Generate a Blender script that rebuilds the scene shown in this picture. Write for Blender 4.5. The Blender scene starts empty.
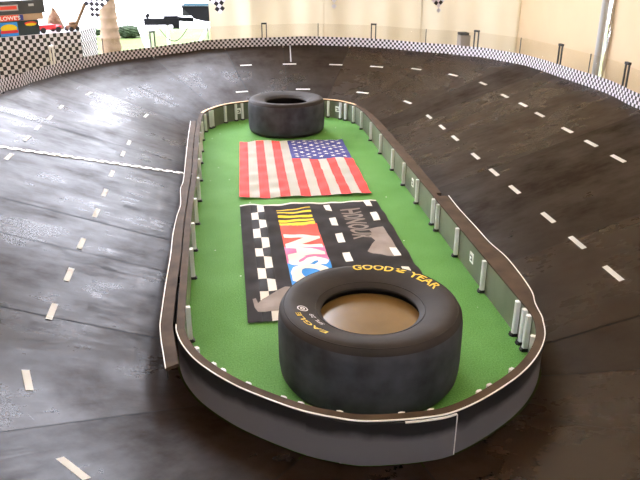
import bpy, bmesh, math, random
from mathutils import Vector, Matrix
random.seed(7)
C = bpy.context.scene.collection
sc = bpy.context.scene

# ------------------------------------------------------------------ helpers
def link(name, me, mats, parent=None, loc=None, rotz=0):
    o = bpy.data.objects.new(name, me)
    C.objects.link(o)
    for m in (mats if isinstance(mats, (list, tuple)) else [mats]):
        me.materials.append(m)
    if parent is not None:
        o.parent = parent
    if loc is not None:
        o.location = loc
    if rotz:
        o.rotation_euler = (0, 0, rotz)
    return o

def obj(name, bm, mats, parent=None, loc=None, rotz=0, smooth=False, bevel=0, kind=None, label=None):
    bmesh.ops.recalc_face_normals(bm, faces=bm.faces)
    me = bpy.data.meshes.new(name)
    bm.to_mesh(me); bm.free()
    o = link(name, me, mats, parent, loc, rotz)
    if smooth:
        for p in me.polygons:
            p.use_smooth = True
        try:
            me.set_sharp_from_angle(angle=math.radians(40))
        except Exception:
            pass
    if bevel:
        b = o.modifiers.new('bevel', 'BEVEL'); b.width = bevel; b.segments = 2; b.limit_method = 'ANGLE'
    if kind:
        o['kind'] = kind
    if label:
        o['label'] = label
    return o

def tag(o, label, cat, group=None):
    o['label'] = label; o['category'] = cat
    if group:
        o['group'] = group
    return o

def empty(name, loc, label, cat, rotz=0, group=None):
    o = bpy.data.objects.new(name, None); C.objects.link(o)
    o.location = loc; o.rotation_euler = (0, 0, rotz); o.empty_display_size = .1
    return tag(o, label, cat, group)

def add_box(bm, c, s, rotz=0, mat=0, M=None):
    r = bmesh.ops.create_cube(bm, size=1)
    T = Matrix.Translation(c) @ Matrix.Rotation(rotz, 4, 'Z') @ Matrix.Diagonal((s[0], s[1], s[2], 1))
    if M is not None:
        T = Matrix.Translation(c) @ M.to_4x4() @ Matrix.Diagonal((s[0], s[1], s[2], 1))
    bmesh.ops.transform(bm, matrix=T, verts=r['verts'])
    fs = {f for v in r['verts'] for f in v.link_faces}
    for f in fs:
        f.material_index = mat
    return r['verts']

def add_rod(bm, a, b, r0, r1=None, seg=10, mat=0):
    a = Vector(a); b = Vector(b); r1 = r0 if r1 is None else r1
    d = b - a
    res = bmesh.ops.create_cone(bm, cap_ends=True, segments=seg, radius1=r0, radius2=r1, depth=d.length)
    q = Vector((0, 0, 1)).rotation_difference(d)
    bmesh.ops.transform(bm, matrix=Matrix.Translation((a + b) / 2) @ q.to_matrix().to_4x4(), verts=res['verts'])
    for f in {f for v in res['verts'] for f in v.link_faces}:
        f.material_index = mat

def add_lathe(bm, prof, seg=96, closed=True, mat=0):
    rings = []
    for r, z in prof:
        rings.append([bm.verts.new((r * math.cos(2 * math.pi * k / seg), r * math.sin(2 * math.pi * k / seg), z)) for k in range(seg)])
    n = len(rings)
    for i in range(n if closed else n - 1):
        A = rings[i]; B = rings[(i + 1) % n]
        for k in range(seg):
            f = bm.faces.new((A[k], A[(k + 1) % seg], B[(k + 1) % seg], B[k])); f.material_index = mat
    return rings

def add_prism(bm, pts, z0, z1, mat=0):
    lo = [bm.verts.new((x, y, z0)) for x, y in pts]
    hi = [bm.verts.new((x, y, z1)) for x, y in pts]
    n = len(pts)
    fs = [bm.faces.new(hi), bm.faces.new(lo[::-1])]
    for i in range(n):
        fs.append(bm.faces.new((lo[i], lo[(i + 1) % n], hi[(i + 1) % n], hi[i])))
    for f in fs:
        f.material_index = mat

def add_sweep(bm, sections, closed=False, mat=0, caps=True):
    """sections: list of lists of 3D points (same count, closed profile)"""
    R = [[bm.verts.new(p) for p in s] for s in sections]
    n = len(R); m = len(R[0])
    for i in range(n if closed else n - 1):
        A = R[i]; B = R[(i + 1) % n]
        for k in range(m):
            f = bm.faces.new((A[k], A[(k + 1) % m], B[(k + 1) % m], B[k])); f.material_index = mat
    if caps and not closed:
        bm.faces.new(R[0]); bm.faces.new(R[-1][::-1])

def text_bm(s, size=1.0, extrude=0.0, xscale=1.0, shear=0.0, spacing=1.0, bold=0.0):
    cu = bpy.data.curves.new('t', 'FONT')
    cu.body = s; cu.size = size; cu.extrude = extrude; cu.align_x = 'CENTER'; cu.align_y = 'CENTER'
    cu.shear = shear; cu.space_character = spacing; cu.offset = bold; cu.resolution_u = 3
    o = bpy.data.objects.new('t', cu); C.objects.link(o)
    dg = bpy.context.evaluated_depsgraph_get()
    me = bpy.data.meshes.new_from_object(o.evaluated_get(dg))
    bpy.data.objects.remove(o); bpy.data.curves.remove(cu)
    bm = bmesh.new(); bm.from_mesh(me); bpy.data.meshes.remove(me)
    bmesh.ops.remove_doubles(bm, verts=bm.verts, dist=1e-5)
    xs = [v.co.x for v in bm.verts]; ys = [v.co.y for v in bm.verts]
    cx = (min(xs) + max(xs)) / 2; cy = (min(ys) + max(ys)) / 2
    for v in bm.verts:
        v.co.x = (v.co.x - cx) * xscale; v.co.y -= cy
    return bm

def fit_text(s, w, h, **k):
    bm = text_bm(s, **k)
    xs = [v.co.x for v in bm.verts]; ys = [v.co.y for v in bm.verts]
    sx = w / (max(xs) - min(xs)); sy = h / (max(ys) - min(ys))
    for v in bm.verts:
        v.co.x *= sx; v.co.y *= sy
    return bm

def dice(bm, step):
    for ax in (0, 1):
        vals = [v.co[ax] for v in bm.verts]
        lo, hi = min(vals), max(vals)
        k = math.floor(lo / step) + 1
        while k * step < hi:
            co = [0, 0, 0]; co[ax] = k * step; no = [0, 0, 0]; no[ax] = 1
            bmesh.ops.bisect_plane(bm, geom=bm.verts[:] + bm.edges[:] + bm.faces[:], plane_co=co, plane_no=no)
            k += 1

# ------------------------------------------------------------------ materials
def mat(name, col, rough=.5, spec=.5, metal=0, bump=None, var=None, emit=None):
    m = bpy.data.materials.new(name); m.use_nodes = True
    nt = m.node_tree; N = nt.nodes; L = nt.links
    b = N['Principled BSDF']
    b.inputs['Base Color'].default_value = (*col, 1)
    b.inputs['Roughness'].default_value = rough
    b.inputs['Specular IOR Level'].default_value = spec
    b.inputs['Metallic'].default_value = metal
    if var or bump:
        tc = N.new('ShaderNodeTexCoord')
    if var:   # (scale, amount)  mottling
        n = N.new('ShaderNodeTexNoise'); n.inputs['Scale'].default_value = var[0]; n.inputs['Detail'].default_value = 6
        L.new(tc.outputs['Object'], n.inputs['Vector'])
        r = N.new('ShaderNodeValToRGB'); a = var[1]
        r.color_ramp.elements[0].position = .3; r.color_ramp.elements[1].position = .7
        r.color_ramp.elements[0].color = (*[c * (1 - a) for c in col], 1)
        r.color_ramp.elements[1].color = (*[min(1, c * (1 + a)) for c in col], 1)
        L.new(n.outputs['Fac'], r.inputs['Fac']); L.new(r.outputs['Color'], b.inputs['Base Color'])
    if bump:  # (scale, strength, distance)
        n2 = N.new('ShaderNodeTexNoise'); n2.inputs['Scale'].default_value = bump[0]; n2.inputs['Detail'].default_value = 4
        L.new(tc.outputs['Object'], n2.inputs['Vector'])
        bp = N.new('ShaderNodeBump'); bp.inputs['Strength'].default_value = bump[1]; bp.inputs['Distance'].default_value = bump[2]
        L.new(n2.outputs['Fac'], bp.inputs['Height']); L.new(bp.outputs['Normal'], b.inputs['Normal'])
    return m

def fabric_mat(name, col, trans, fold=None):
    m = bpy.data.materials.new(name); m.use_nodes = True
    nt = m.node_tree; N = nt.nodes; L = nt.links
    N.remove(N['Principled BSDF'])
    d = N.new('ShaderNodeBsdfDiffuse'); t = N.new('ShaderNodeBsdfTranslucent'); mx = N.new('ShaderNodeMixShader')
    tc = N.new('ShaderNodeTexCoord'); n = N.new('ShaderNodeTexNoise'); n.inputs['Scale'].default_value = 1.3; n.inputs['Detail'].default_value = 5
    L.new(tc.outputs['Object'], n.inputs['Vector'])
    r = N.new('ShaderNodeValToRGB')
    r.color_ramp.elements[0].position = .3; r.color_ramp.elements[1].position = .75
    r.color_ramp.elements[0].color = (*[c * .88 for c in col], 1); r.color_ramp.elements[1].color = (*col, 1)
    L.new(n.outputs['Fac'], r.inputs['Fac'])
    L.new(r.outputs['Color'], d.inputs['Color']); L.new(r.outputs['Color'], t.inputs['Color'])
    mx.inputs[0].default_value = trans
    L.new(d.outputs[0], mx.inputs[1]); L.new(t.outputs[0], mx.inputs[2])
    L.new(mx.outputs[0], N['Material Output'].inputs['Surface'])
    return m

def clear_mat(name, tint, gloss):
    m = bpy.data.materials.new(name); m.use_nodes = True
    nt = m.node_tree; N = nt.nodes; L = nt.links
    N.remove(N['Principled BSDF'])
    t = N.new('ShaderNodeBsdfTransparent'); t.inputs['Color'].default_value = (*tint, 1)
    g = N.new('ShaderNodeBsdfGlossy'); g.inputs['Roughness'].default_value = .08; g.inputs['Color'].default_value = (.9, .9, .9, 1)
    mx = N.new('ShaderNodeMixShader'); mx.inputs[0].default_value = gloss
    L.new(t.outputs[0], mx.inputs[1]); L.new(g.outputs[0], mx.inputs[2])
    L.new(mx.outputs[0], N['Material Output'].inputs['Surface'])
    return m

def track_mat(name):
    """worn black rubber matting: brown-black, dusty scuffs drawn out along the lanes, uneven sheen"""
    m = bpy.data.materials.new(name); m.use_nodes = True
    nt = m.node_tree; N = nt.nodes; L = nt.links
    b = N['Principled BSDF']
    uv = N.new('ShaderNodeUVMap'); uv.uv_map = 'lanes'
    mp = N.new('ShaderNodeMapping'); mp.inputs['Scale'].default_value = (1.7, 1.3, 1); L.new(uv.outputs['UV'], mp.inputs['Vector'])
    n1 = N.new('ShaderNodeTexNoise'); n1.inputs['Scale'].default_value = 1.5; n1.inputs['Detail'].default_value = 8; n1.inputs['Roughness'].default_value = .62
    L.new(mp.outputs['Vector'], n1.inputs['Vector'])
    mp2 = N.new('ShaderNodeMapping'); mp2.inputs['Scale'].default_value = (8, 2.4, 1); L.new(uv.outputs['UV'], mp2.inputs['Vector'])
    n2 = N.new('ShaderNodeTexNoise'); n2.inputs['Scale'].default_value = 2.2; n2.inputs['Detail'].default_value = 6; n2.inputs['Roughness'].default_value = .7
    L.new(mp2.outputs['Vector'], n2.inputs['Vector'])
    mix = N.new('ShaderNodeMath'); mix.operation = 'MULTIPLY_ADD'
    L.new(n2.outputs['Fac'], mix.inputs[0]); mix.inputs[1].default_value = .30; L.new(n1.outputs['Fac'], mix.inputs[2])
    oi = N.new('ShaderNodeObjectInfo')
    add = N.new('ShaderNodeMath'); add.operation = 'MULTIPLY_ADD'
    L.new(oi.outputs['Random'], add.inputs[0]); add.inputs[1].default_value = .16; L.new(mix.outputs[0], add.inputs[2])
    rc = N.new('ShaderNodeValToRGB')
    rc.color_ramp.elements[0].position = .50; rc.color_ramp.elements[0].color = TRK_A
    rc.color_ramp.elements[1].position = .95; rc.color_ramp.elements[1].color = TRK_B
    L.new(add.outputs[0], rc.inputs['Fac'])
    hs = N.new('ShaderNodeHueSaturation'); vr = N.new('ShaderNodeMapRange'); vr.inputs['To Min'].default_value = .72; vr.inputs['To Max'].default_value = 1.2
    L.new(oi.outputs['Random'], vr.inputs['Value']); L.new(vr.outputs[0], hs.inputs['Value'])
    L.new(rc.outputs['Color'], hs.inputs['Color']); L.new(hs.outputs['Color'], b.inputs['Base Color'])
    rr = N.new('ShaderNodeMapRange'); rr.inputs['From Min'].default_value = .52; rr.inputs['From Max'].default_value = .86
    rr.inputs['To Min'].default_value = .42; rr.inputs['To Max'].default_value = .25
    L.new(add.outputs[0], rr.inputs['Value']); L.new(rr.outputs[0], b.inputs['Roughness'])
    rs = N.new('ShaderNodeMapRange'); rs.inputs['From Min'].default_value = .52; rs.inputs['From Max'].default_value = .86
    rs.inputs['To Min'].default_value = TRK_S[0]; rs.inputs['To Max'].default_value = TRK_S[1]
    L.new(add.outputs[0], rs.inputs['Value']); L.new(rs.outputs[0], b.inputs['Specular IOR Level'])
    n3 = N.new('ShaderNodeTexNoise'); n3.inputs['Scale'].default_value = 60; n3.inputs['Detail'].default_value = 3
    L.new(uv.outputs['UV'], n3.inputs['Vector'])
    bp = N.new('ShaderNodeBump'); bp.inputs['Strength'].default_value = .03; bp.inputs['Distance'].default_value = .002
    L.new(n3.outputs['Fac'], bp.inputs['Height']); L.new(bp.outputs['Normal'], b.inputs['Normal'])
    return m

def turf_material():
    m = bpy.data.materials.new('artificial_grass'); m.use_nodes = True
    nt = m.node_tree; N = nt.nodes; L = nt.links
    b = N['Principled BSDF']; b.inputs['Roughness'].default_value = .75; b.inputs['Specular IOR Level'].default_value = .2
    tc = N.new('ShaderNodeTexCoord')
    n = N.new('ShaderNodeTexNoise'); n.inputs['Scale'].default_value = 160; n.inputs['Detail'].default_value = 4
    n2 = N.new('ShaderNodeTexNoise'); n2.inputs['Scale'].default_value = 3; n2.inputs['Detail'].default_value = 5
    L.new(tc.outputs['Object'], n.inputs['Vector']); L.new(tc.outputs['Object'], n2.inputs['Vector'])
    r = N.new('ShaderNodeValToRGB')
    r.color_ramp.elements[0].position = .3; r.color_ramp.elements[0].color = (.080, .235, .045, 1)
    r.color_ramp.elements[1].position = .7; r.color_ramp.elements[1].color = (.155, .40, .095, 1)
    r2 = N.new('ShaderNodeValToRGB')
    r2.color_ramp.elements[0].position = .35; r2.color_ramp.elements[0].color = (.86, .90, .80, 1)
    r2.color_ramp.elements[1].position = .7; r2.color_ramp.elements[1].color = (1.12, 1.05, 1.15, 1)
    mx = N.new('ShaderNodeMix'); mx.data_type = 'RGBA'; mx.blend_type = 'MULTIPLY'; mx.inputs[0].default_value = 1
    L.new(n.outputs['Fac'], r.inputs['Fac']); L.new(n2.outputs['Fac'], r2.inputs['Fac'])
    L.new(r.outputs['Color'], mx.inputs[6]); L.new(r2.outputs['Color'], mx.inputs[7]); vo = N.new('ShaderNodeTexVoronoi'); vo.inputs['Scale'].default_value = 9
    L.new(tc.outputs['Object'], vo.inputs['Vector'])
    lt = N.new('ShaderNodeMath'); lt.operation = 'LESS_THAN'; lt.inputs[1].default_value = .04; L.new(vo.outputs['Distance'], lt.inputs[0])
    m2 = N.new('ShaderNodeMix'); m2.data_type = 'RGBA'; m2.inputs[7].default_value = (.8, .82, .75, 1)
    L.new(lt.outputs[0], m2.inputs[0]); L.new(mx.outputs[2], m2.inputs[6]); L.new(m2.outputs[2], b.inputs['Base Color'])
    bp = N.new('ShaderNodeBump'); bp.inputs['Strength'].default_value = .6; bp.inputs['Distance'].default_value = .006
    L.new(n.outputs['Fac'], bp.inputs['Height']); L.new(bp.outputs['Normal'], b.inputs['Normal'])
    return m

TRK_A = (.036, .0185, .0085, 1); TRK_B = (.042, .024, .0135, 1); TRK_S = (.06, .34)
M_track = track_mat('worn_track_rubber')
M_turf = turf_material()
M_white = mat('white_paint', (.92, .91, .88), .55)
M_cap = mat('brown_dusty_top', (.074, .050, .034), .75, .15, var=(9, .3))
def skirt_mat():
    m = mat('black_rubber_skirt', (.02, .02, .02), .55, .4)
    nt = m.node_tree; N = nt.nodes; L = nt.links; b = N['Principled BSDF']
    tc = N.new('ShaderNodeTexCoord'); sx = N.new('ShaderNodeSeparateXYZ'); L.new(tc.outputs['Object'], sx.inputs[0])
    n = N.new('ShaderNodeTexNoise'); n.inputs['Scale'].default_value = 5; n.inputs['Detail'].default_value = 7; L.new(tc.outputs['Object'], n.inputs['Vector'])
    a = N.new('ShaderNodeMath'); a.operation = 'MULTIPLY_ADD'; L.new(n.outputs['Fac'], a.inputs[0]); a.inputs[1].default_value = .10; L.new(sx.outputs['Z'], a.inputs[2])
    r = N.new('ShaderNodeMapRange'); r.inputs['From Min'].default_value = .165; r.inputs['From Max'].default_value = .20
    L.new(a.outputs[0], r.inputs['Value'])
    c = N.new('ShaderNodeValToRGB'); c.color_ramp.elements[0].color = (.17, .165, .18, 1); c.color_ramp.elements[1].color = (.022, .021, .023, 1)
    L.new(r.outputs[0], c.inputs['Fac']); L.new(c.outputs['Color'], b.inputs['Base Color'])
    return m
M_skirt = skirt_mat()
M_scuff = mat('scuffed_grey_rubber', (.085, .083, .088), .55, .4, var=(10, .35))
M_panel = mat('grey_green_board', (.15, .16, .12), .35, .6, var=(6, .2))
M_steel = mat('pale_metal_strip', (.78, .79, .80), .5, .5)
M_black = mat('black_plastic', (.012, .012, .013), .5)
M_tyre = mat('tyre_rubber', (.026, .020, .018), .68, .3, var=(7, .3), bump=(60, .15, .003))
M_tread = mat('tyre_tread', (.050, .052, .064), .7, .25, var=(9, .45), bump=(45, .2, .003))
M_yellow = mat('yellow_ink', (.78, .55, .04), .55)
M_chalk = mat('white_ink', (.7, .68, .72), .6)
M_disc = mat('brown_gloss_board', (.17, .10, .036), .2, .6, var=(5, .15))
M_red = mat('flag_red', (.78, .075, .07), .75, .2)
M_fwhite = mat('flag_white', (.80, .78, .74), .75, .2)
M_blue = mat('flag_blue', (.060, .065, .26), .75, .2)
M_charcoal = mat('charcoal_cloth', (.060, .054, .056), .75, .25, var=(12, .15))
M_cell = mat('black_cloth', (.022, .020, .022), .75, .25)
M_grey = mat('grey_print', (.30, .255, .24), .75, .2, var=(9, .12))
M_letter = mat('grey_letter', (.27, .23, .21), .75, .2)
M_fyellow = mat('flag_yellow', (.85, .62, .03), .7, .2)
M_logored = mat('logo_red', (.85, .10, .07), .7, .2)
M_pink = mat('logo_pink', (.85, .19, .40), .7, .2)
M_logoblue = mat('logo_blue', (.05, .30, .80), .7, .2)
M_tent = fabric_mat('cream_tent_cloth', (.86, .77, .61), .068)
M_tent_side = fabric_mat('tan_tent_cloth', (.72, .57, .39), .020)
M_tent_front = fabric_mat('white_tent_cloth', (.80, .82, .86), .085)  # unseen sheet, whiter and more translucent to add cool light from the near side
M_roof = fabric_mat('tent_roof_cloth', (.86, .69, .47), .066)
M_chk_w = mat('check_white', (.74, .71, .77), .5)
M_chk_b = mat('check_black', (.02, .018, .02), .5)
M_clear = clear_mat('clear_plastic_sheet', (.93, .91, .87), .05)
M_grass = mat('lawn', (.075, .105, .035), .9, .1, var=(2, .25))
M_concrete = mat('pale_concrete', (.80, .78, .74), .9, .1)
M_trunk = mat('palm_bark', (.21, .145, .10), .85, .1, var=(8, .2))
M_darkgrey = mat('dark_grey_panel', (.06, .062, .065), .5)
M_lightgrey = mat('light_grey_panel', (.45, .46, .48), .5)
M_toyred = mat('red_plastic', (.72, .035, .05), .4)
M_brown = mat('brown_net', (.20, .12, .075), .8, .2, var=(30, .4))
M_teal = mat('dark_teal_card', (.018, .035, .038), .5)
M_tan = mat('tan_card', (.50, .33, .21), .7)
M_out_dark = mat('outdoor_dark_metal', (.010, .010, .012), .6, .1)
M_out_mid = mat('outdoor_grey_metal', (.045, .045, .045), .6, .1)
M_out_wood = mat('outdoor_pale_wood', (.11, .065, .032), .8, .1)
M_stick = mat('pale_wood', (.72, .50, .30), .7)
M_hedge = mat('hedge_leaves', (.018, .028, .012), .9, .1, var=(4, .5), bump=(8, 1, .1))
M_chrome = mat('bright_metal', (.72, .72, .74), .22, .5, .9)
M_canvas = mat('white_canvas', (.82, .83, .84), .8)
M_side = mat('plywood_edge', (.10, .07, .05), .8)

# ------------------------------------------------------------------ the infield outline (plan, metres) and curves offset from it
IN = [(-.30,2.45),(-.335,3.1),(-.36,3.6),(-.385,4.4),(-.43,5.3),(-.455,6.05),(-.435,6.32),(-.364,6.48),(-.26,6.63),(-.09,6.74),(.15,6.82),(.35,6.84),(.55,6.83),(.78,6.755),(.91,6.62),(.99,6.45),(1.025,6.15),(1.035,5.8),(1.05,4.9),(1.06,4.3),(1.08,3.2),(1.095,2.5),(1.098,2.33),(1.075,2.22),(1.035,2.13),(.965,2.03),(.88,1.943),(.785,1.87),(.675,1.80),(.58,1.757),(.5,1.745),(.40,1.742),(.31,1.748),(.235,1.772),(.137,1.817),(.028,1.892),(-.07,1.972),(-.165,2.075),(-.232,2.175),(-.283,2.303)]
def catmull(P, n):
    out = []; N = len(P)
    for i in range(N):
        a, b, c, d = (Vector(P[i - 1]), Vector(P[i]), Vector(P[(i + 1) % N]), Vector(P[(i + 2) % N]))
        for k in range(n):
            t = k / n
            out.append(.5 * ((2 * b) + (c - a) * t + (2 * a - 5 * b + 4 * c - d) * t * t + (3 * b - a - 3 * c + d) * t ** 3))
    return out
Q = catmull(IN, 12)
NQ = len(Q)
raw = []
for i in range(NQ):
    d = (Q[(i + 3) % NQ] - Q[i - 3]).normalized()
    raw.append(Vector((-d.y, d.x)))
NRM = []
for i in range(NQ):
    s = Vector((0, 0))
    for k in range(-9, 10):
        s += raw[(i + k) % NQ]
    NRM.append(s.normalized())
Q = [q + n * .014 for q, n in zip(Q, NRM)]     # inner face of the boards
ARC = [0.0]
for i in range(NQ):
    ARC.append(ARC[-1] + (Q[(i + 1) % NQ] - Q[i]).length)
T0, SLOPE = .039, .35
def nearest(x, y):
    best = None
    p = Vector((x, y))
    for i in range(NQ):
        a = Q[i]; b = Q[(i + 1) % NQ]; ab = b - a
        t = max(0, min(1, (p - a).dot(ab) / ab.length_squared))
        d = (p - a - ab * t).length
        if best is None or d < best[0]:
            best = (d, i, t)
    return best
def zt(t):
    return SLOPE * max(0, t - .046)
def at(i, t, z=None):
    i %= NQ
    q = Q[i] + NRM[i] * t
    return Vector((q.x, q.y, zt(t) if z is None else z))
# width of the banking round the loop (index, width)
WK = [(0, 1.566), (40, 1.546), (53, 1.536), (60, 1.476), (69, 1.438), (78, 1.426), (90, 1.442), (99, 1.441), (106, 1.468), (113, 1.516), (126, 1.524), (142, 1.548), (150, 1.534), (162, 1.508), (170, 1.536), (178, 1.571), (191, 1.613), (204, 1.624), (215, 1.641), (227, 1.606), (252, 1.586), (NQ, 1.566)]
def width(i):
    i %= NQ
    for (a, u), (b, v) in zip(WK, WK[1:]):
        if a <= i <= b:
            f = (i - a) / (b - a); f = f * f * (3 - 2 * f)
            return u + (v - u) * f

# ------------------------------------------------------------------ setting: ground, tent
def slab(name, pts, z0, z1, m, kind='structure'):
    bm = bmesh.new(); add_prism(bm, pts, z0, z1)
    return obj(name, bm, m, kind=kind)
slab('ground', [(-40, -12), (40, -12), (40, 16.5), (-40, 16.5)], -.3, -.03, M_grass)
slab('pavement', [(-60, 16.5), (60, 16.5), (60, 90), (-60, 90)], -.3, -.03, M_concrete)

def cloth_wall(name, line, ztop, n, amp, freq, m=None):
    """hanging cloth: pleated sheet following a plan line"""
    bm = bmesh.new(); cols = []
    seg = [((Vector(b) - Vector(a)).length, Vector(a), Vector(b)) for a, b in zip(line, line[1:])]
    tot = sum(s[0] for s in seg); rows = 14
    for k in range(n + 1):
        d = tot * k / n; acc = 0
        for l, a, b in seg:
            if d <= acc + l + 1e-6:
                p = a + (b - a) * ((d - acc) / l); t = (b - a).normalized(); break
            acc += l
        nn = Vector((-t.y, t.x)); col = []
        for r in range(rows + 1):
            z = -.03 + (ztop + .03) * r / rows
            w = amp * (.55 * math.sin(freq * d) + .3 * math.sin(freq * 2.3 * d + 1.3 + .5 * z) + .15 * math.sin(5 * z + d * 1.7))
            q = p + nn * w
            col.append(bm.verts.new((q.x, q.y, z)))
        cols.append(col)
    for a, b in zip(cols, cols[1:]):
        for r in range(rows):
            bm.faces.new((a[r], b[r], b[r + 1], a[r + 1]))
    return obj(name, bm, m or M_tent, smooth=True, kind='structure')
EAVE = 3.6
wb = cloth_wall('wall_back', [(-.52, 9.25), (.3, 9.3), (3.68, 9.2)], EAVE, 260, .035, 7.5)
for v in wb.data.vertices:    # unseen upper edge drawn aside, shaped to let sky glare reach the track
    k = .62 * max(0, v.co.z - 1.05) / 4.14
    v.co.x = 3.62 - (3.62 - v.co.x) * (1 - k)
cloth_wall('wall_right', [(3.62, 9.24), (3.60, 6.80)], EAVE, 60, .03, 3.1, M_tent_side)
wr2 = cloth_wall('wall_right', [(3.64, 6.755), (3.80, 4.5), (3.9, -1.1)], EAVE, 140, .03, 2.6, M_tent_side)
cloth_wall('wall_front', [(3.9, -1.1), (-3.4, -1.1)], EAVE, 160, .03, 2.6, M_tent_front)
cloth_wall('wall_left', [(-3.42, -1.05), (-3.42, 6.9)], EAVE, 130, .03, 2.6, M_tent_side)  # unseen side sheet, added to keep sky reflections off the near-left track
wr2.name = 'wall_rightfront'
# roof: ridge along y
bm = bmesh.new()
xs = [-3.4, .25, 4.0]; zs = [EAVE, EAVE + 1.3, EAVE]
for a in range(2):
    for k in range(10):
        y0 = -1.2 + 10.7 * k / 10; y1 = -1.2 + 10.7 * (k + 1) / 10
        v = [bm.verts.new(p) for p in ((xs[a], y0, zs[a]), (xs[a + 1], y0, zs[a + 1]), (xs[a + 1], y1, zs[a + 1]), (xs[a], y1, zs[a]))]
        bm.faces.new(v)
bmesh.ops.remove_doubles(bm, verts=bm.verts, dist=1e-4)
obj('ceiling', bm, M_roof, kind='structure')
for nm, pts in (('wall_backgable', [(1.05, 9.27, 3.58), (4.0, 9.22, 3.58), (1.05, 9.25, 4.6)]), ('wall_frontgable', [(-3.4, -1.12, 3.58), (4.0, -1.12, 3.58), (.25, -1.12, 4.9)])):
    bm = bmesh.new(); bm.faces.new([bm.verts.new(p) for p in pts]); obj(nm, bm, M_tent_side, kind='structure')  # unseen gable ends, added to shut out sky; back one cut short for glare

# tent pole at right with shiny sleeve, where the two wall sheets meet
t = empty('tent_pole', (3.565, 6.77, -.03), 'tall pale tent pole with shiny sleeve between the cream tent sheets at right', 'pole')
bm = bmesh.new(); add_rod(bm, (0, 0, 0), (-.03, 0, 3.62), .035, seg=16); obj('pole', bm, M_lightgrey, t, smooth=True)
bm = bmesh.new()
add_sweep(bm, [[(.045 + .012 * math.sin(9 * z) + .02 * (z / 3.6), -.05 + .01 * math.sin(14 * z), z), (.085 + .014 * math.sin(11 * z + 1), -.03, z), (.08 + .01 * math.sin(9 * z), -.015, z), (.045, -.03, z)] for z in [.02 + .06 * k for k in range(58)]])
obj('foil_sleeve', bm, M_chrome, t, label='shiny silver sleeve')
# seam strips on the back wall
for k, (x0, y0, lean) in enumerate([(.03, 9.21, .0), (.98, 9.24, .0), (2.28, 9.17, .02), (3.6, 9.12, .05)]):
    bm = bmesh.new(); add_box(bm, (x0, y0, 1.75), (.022, .012, 3.6)); obj('trim_%d' % (k + 1), bm, M_tent, kind='structure')

# ------------------------------------------------------------------ turf
bm = bmesh.new()
add_prism(bm, [(q + n * .004)[:] for q, n in list(zip(Q, NRM))[::4]], -.028, 0)
tag(obj('artificial_turf', bm, M_turf), 'bright green artificial turf laid inside the low oval barrier', 'artificial turf')

# ------------------------------------------------------------------ the race track
trk = empty('race_track', (.35, 4.2, -.03), 'black banked oval race track around the green infield', 'race track')
def local(v, root):
    return Vector(v) - root.location
# seams: index along the loop
def idx(x, y):
    return nearest(x, y)[1]
seams = sorted({2, 14, 24, 36, 46, 60, 72, 86, 100, 117, 134, 150, 166, 186, 200, 214, 228, 242} | {idx(x, y) for x, y in [(1.10, 2.33), (1.05, 2.15), (.88, 1.94), (.5, 1.74), (.14, 1.81), (-.19, 2.11)]})
TS = [T0, .12, .25, .42, .6, .8, 1.0, 1.2, 1.4, 1.0e9]
for a, b in zip(seams, seams[1:] + [seams[0] + NQ]):
    bm = bmesh.new(); uvl = bm.loops.layers.uv.new('lanes')
    rows = []
    lift = random.uniform(0, .0025)
    for i in range(a, b + 1):
        w = width(i); row = []
        for t_ in TS:
            tt = min(t_, w)
            p = at(i, tt)
            if i == a or i == b:   # a hairline joint
                j = i + (1 if i == a else -1)
                q = at(j, tt); dd = (q - p)
                p = p + dd.normalized() * .003 if dd.length > 1e-6 else p
            row.append((bm.verts.new(local(p + Vector((0, 0, lift)), trk)), ARC[i % NQ] + (ARC[-1] if i >= NQ else 0), tt))
        rows.append(row)
    for r0, r1 in zip(rows, rows[1:]):
        for k in range(len(TS) - 1):
            quad = (r0[k], r0[k + 1], r1[k + 1], r1[k])
            f = bm.faces.new([q[0] for q in quad])
            for lp, q in zip(f.loops, quad):
                lp[uvl].uv = (q[1], q[2])
    # give the board thickness
    ret = bmesh.ops.solidify(bm, geom=bm.faces[:], thickness=.012)
    o = obj('track_panel', bm, M_track, trk)
    # make sure the sheet's body hangs below the running surface
# board that closes the outer side under the banking
bm = bmesh.new(); secs = []
for i in range(0, NQ, 3):
    w = width(i)
    secs.append([local(at(i, w - .03, .0 - .03), trk), local(at(i, w - .01, -.03), trk), local(at(i, w - .01, zt(w) - .02), trk), local(at(i, w - .03, zt(w) - .03), trk)])
add_sweep(bm, secs, closed=True); obj('side_board', bm, M_side, trk)

bm = bmesh.new()
secs = []
for i in range(0, NQ, 2):
    w = width(i)
    secs.append([local(at(i, T0 + .004, -.024), trk), local(at(i, w - .012, zt(w) - .045), trk), local(at(i, w - .012, zt(w) - .018), trk), local(at(i, .3, zt(.3) - .018), trk), local(at(i, T0 + .004, -.016), trk)])
add_sweep(bm, secs, closed=True); obj('sub_deck', bm, M_black, trk)
LANE1 = [(-.72,1.70),(-.811,2.024),(-.863,2.534),(-.878,2.888),(-.902,3.249),(-.918,3.696),(-.936,4.049),(-.963,4.429),(-.974,4.941),(-.983,5.27),(-.986,6.26),(-.112,7.321),(.555,7.392),(1.181,7.141),(1.541,6.575),(1.594,5.921),(1.604,5.511),(1.609,5.138),(1.612,4.62),(1.615,4.227),(1.621,3.86),(1.63,3.369),(1.634,3.015),(1.638,2.653)]
LANE2 = [(-1.523,4.203),(-1.547,4.658),(-1.56,4.967),(-1.565,5.309),(-1.581,5.707),(-1.504,6.4),(-.061,7.904),(.442,7.945),(.972,7.855),(1.414,7.654),(1.806,7.334),(2.077,6.876),(2.208,6.31),(2.21,5.723),(2.225,5.335),(2.219,4.977),(2.219,4.487),(2.22,4.127),(2.221,3.774)]
LANE1[0] = (-.545, 1.545)
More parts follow.
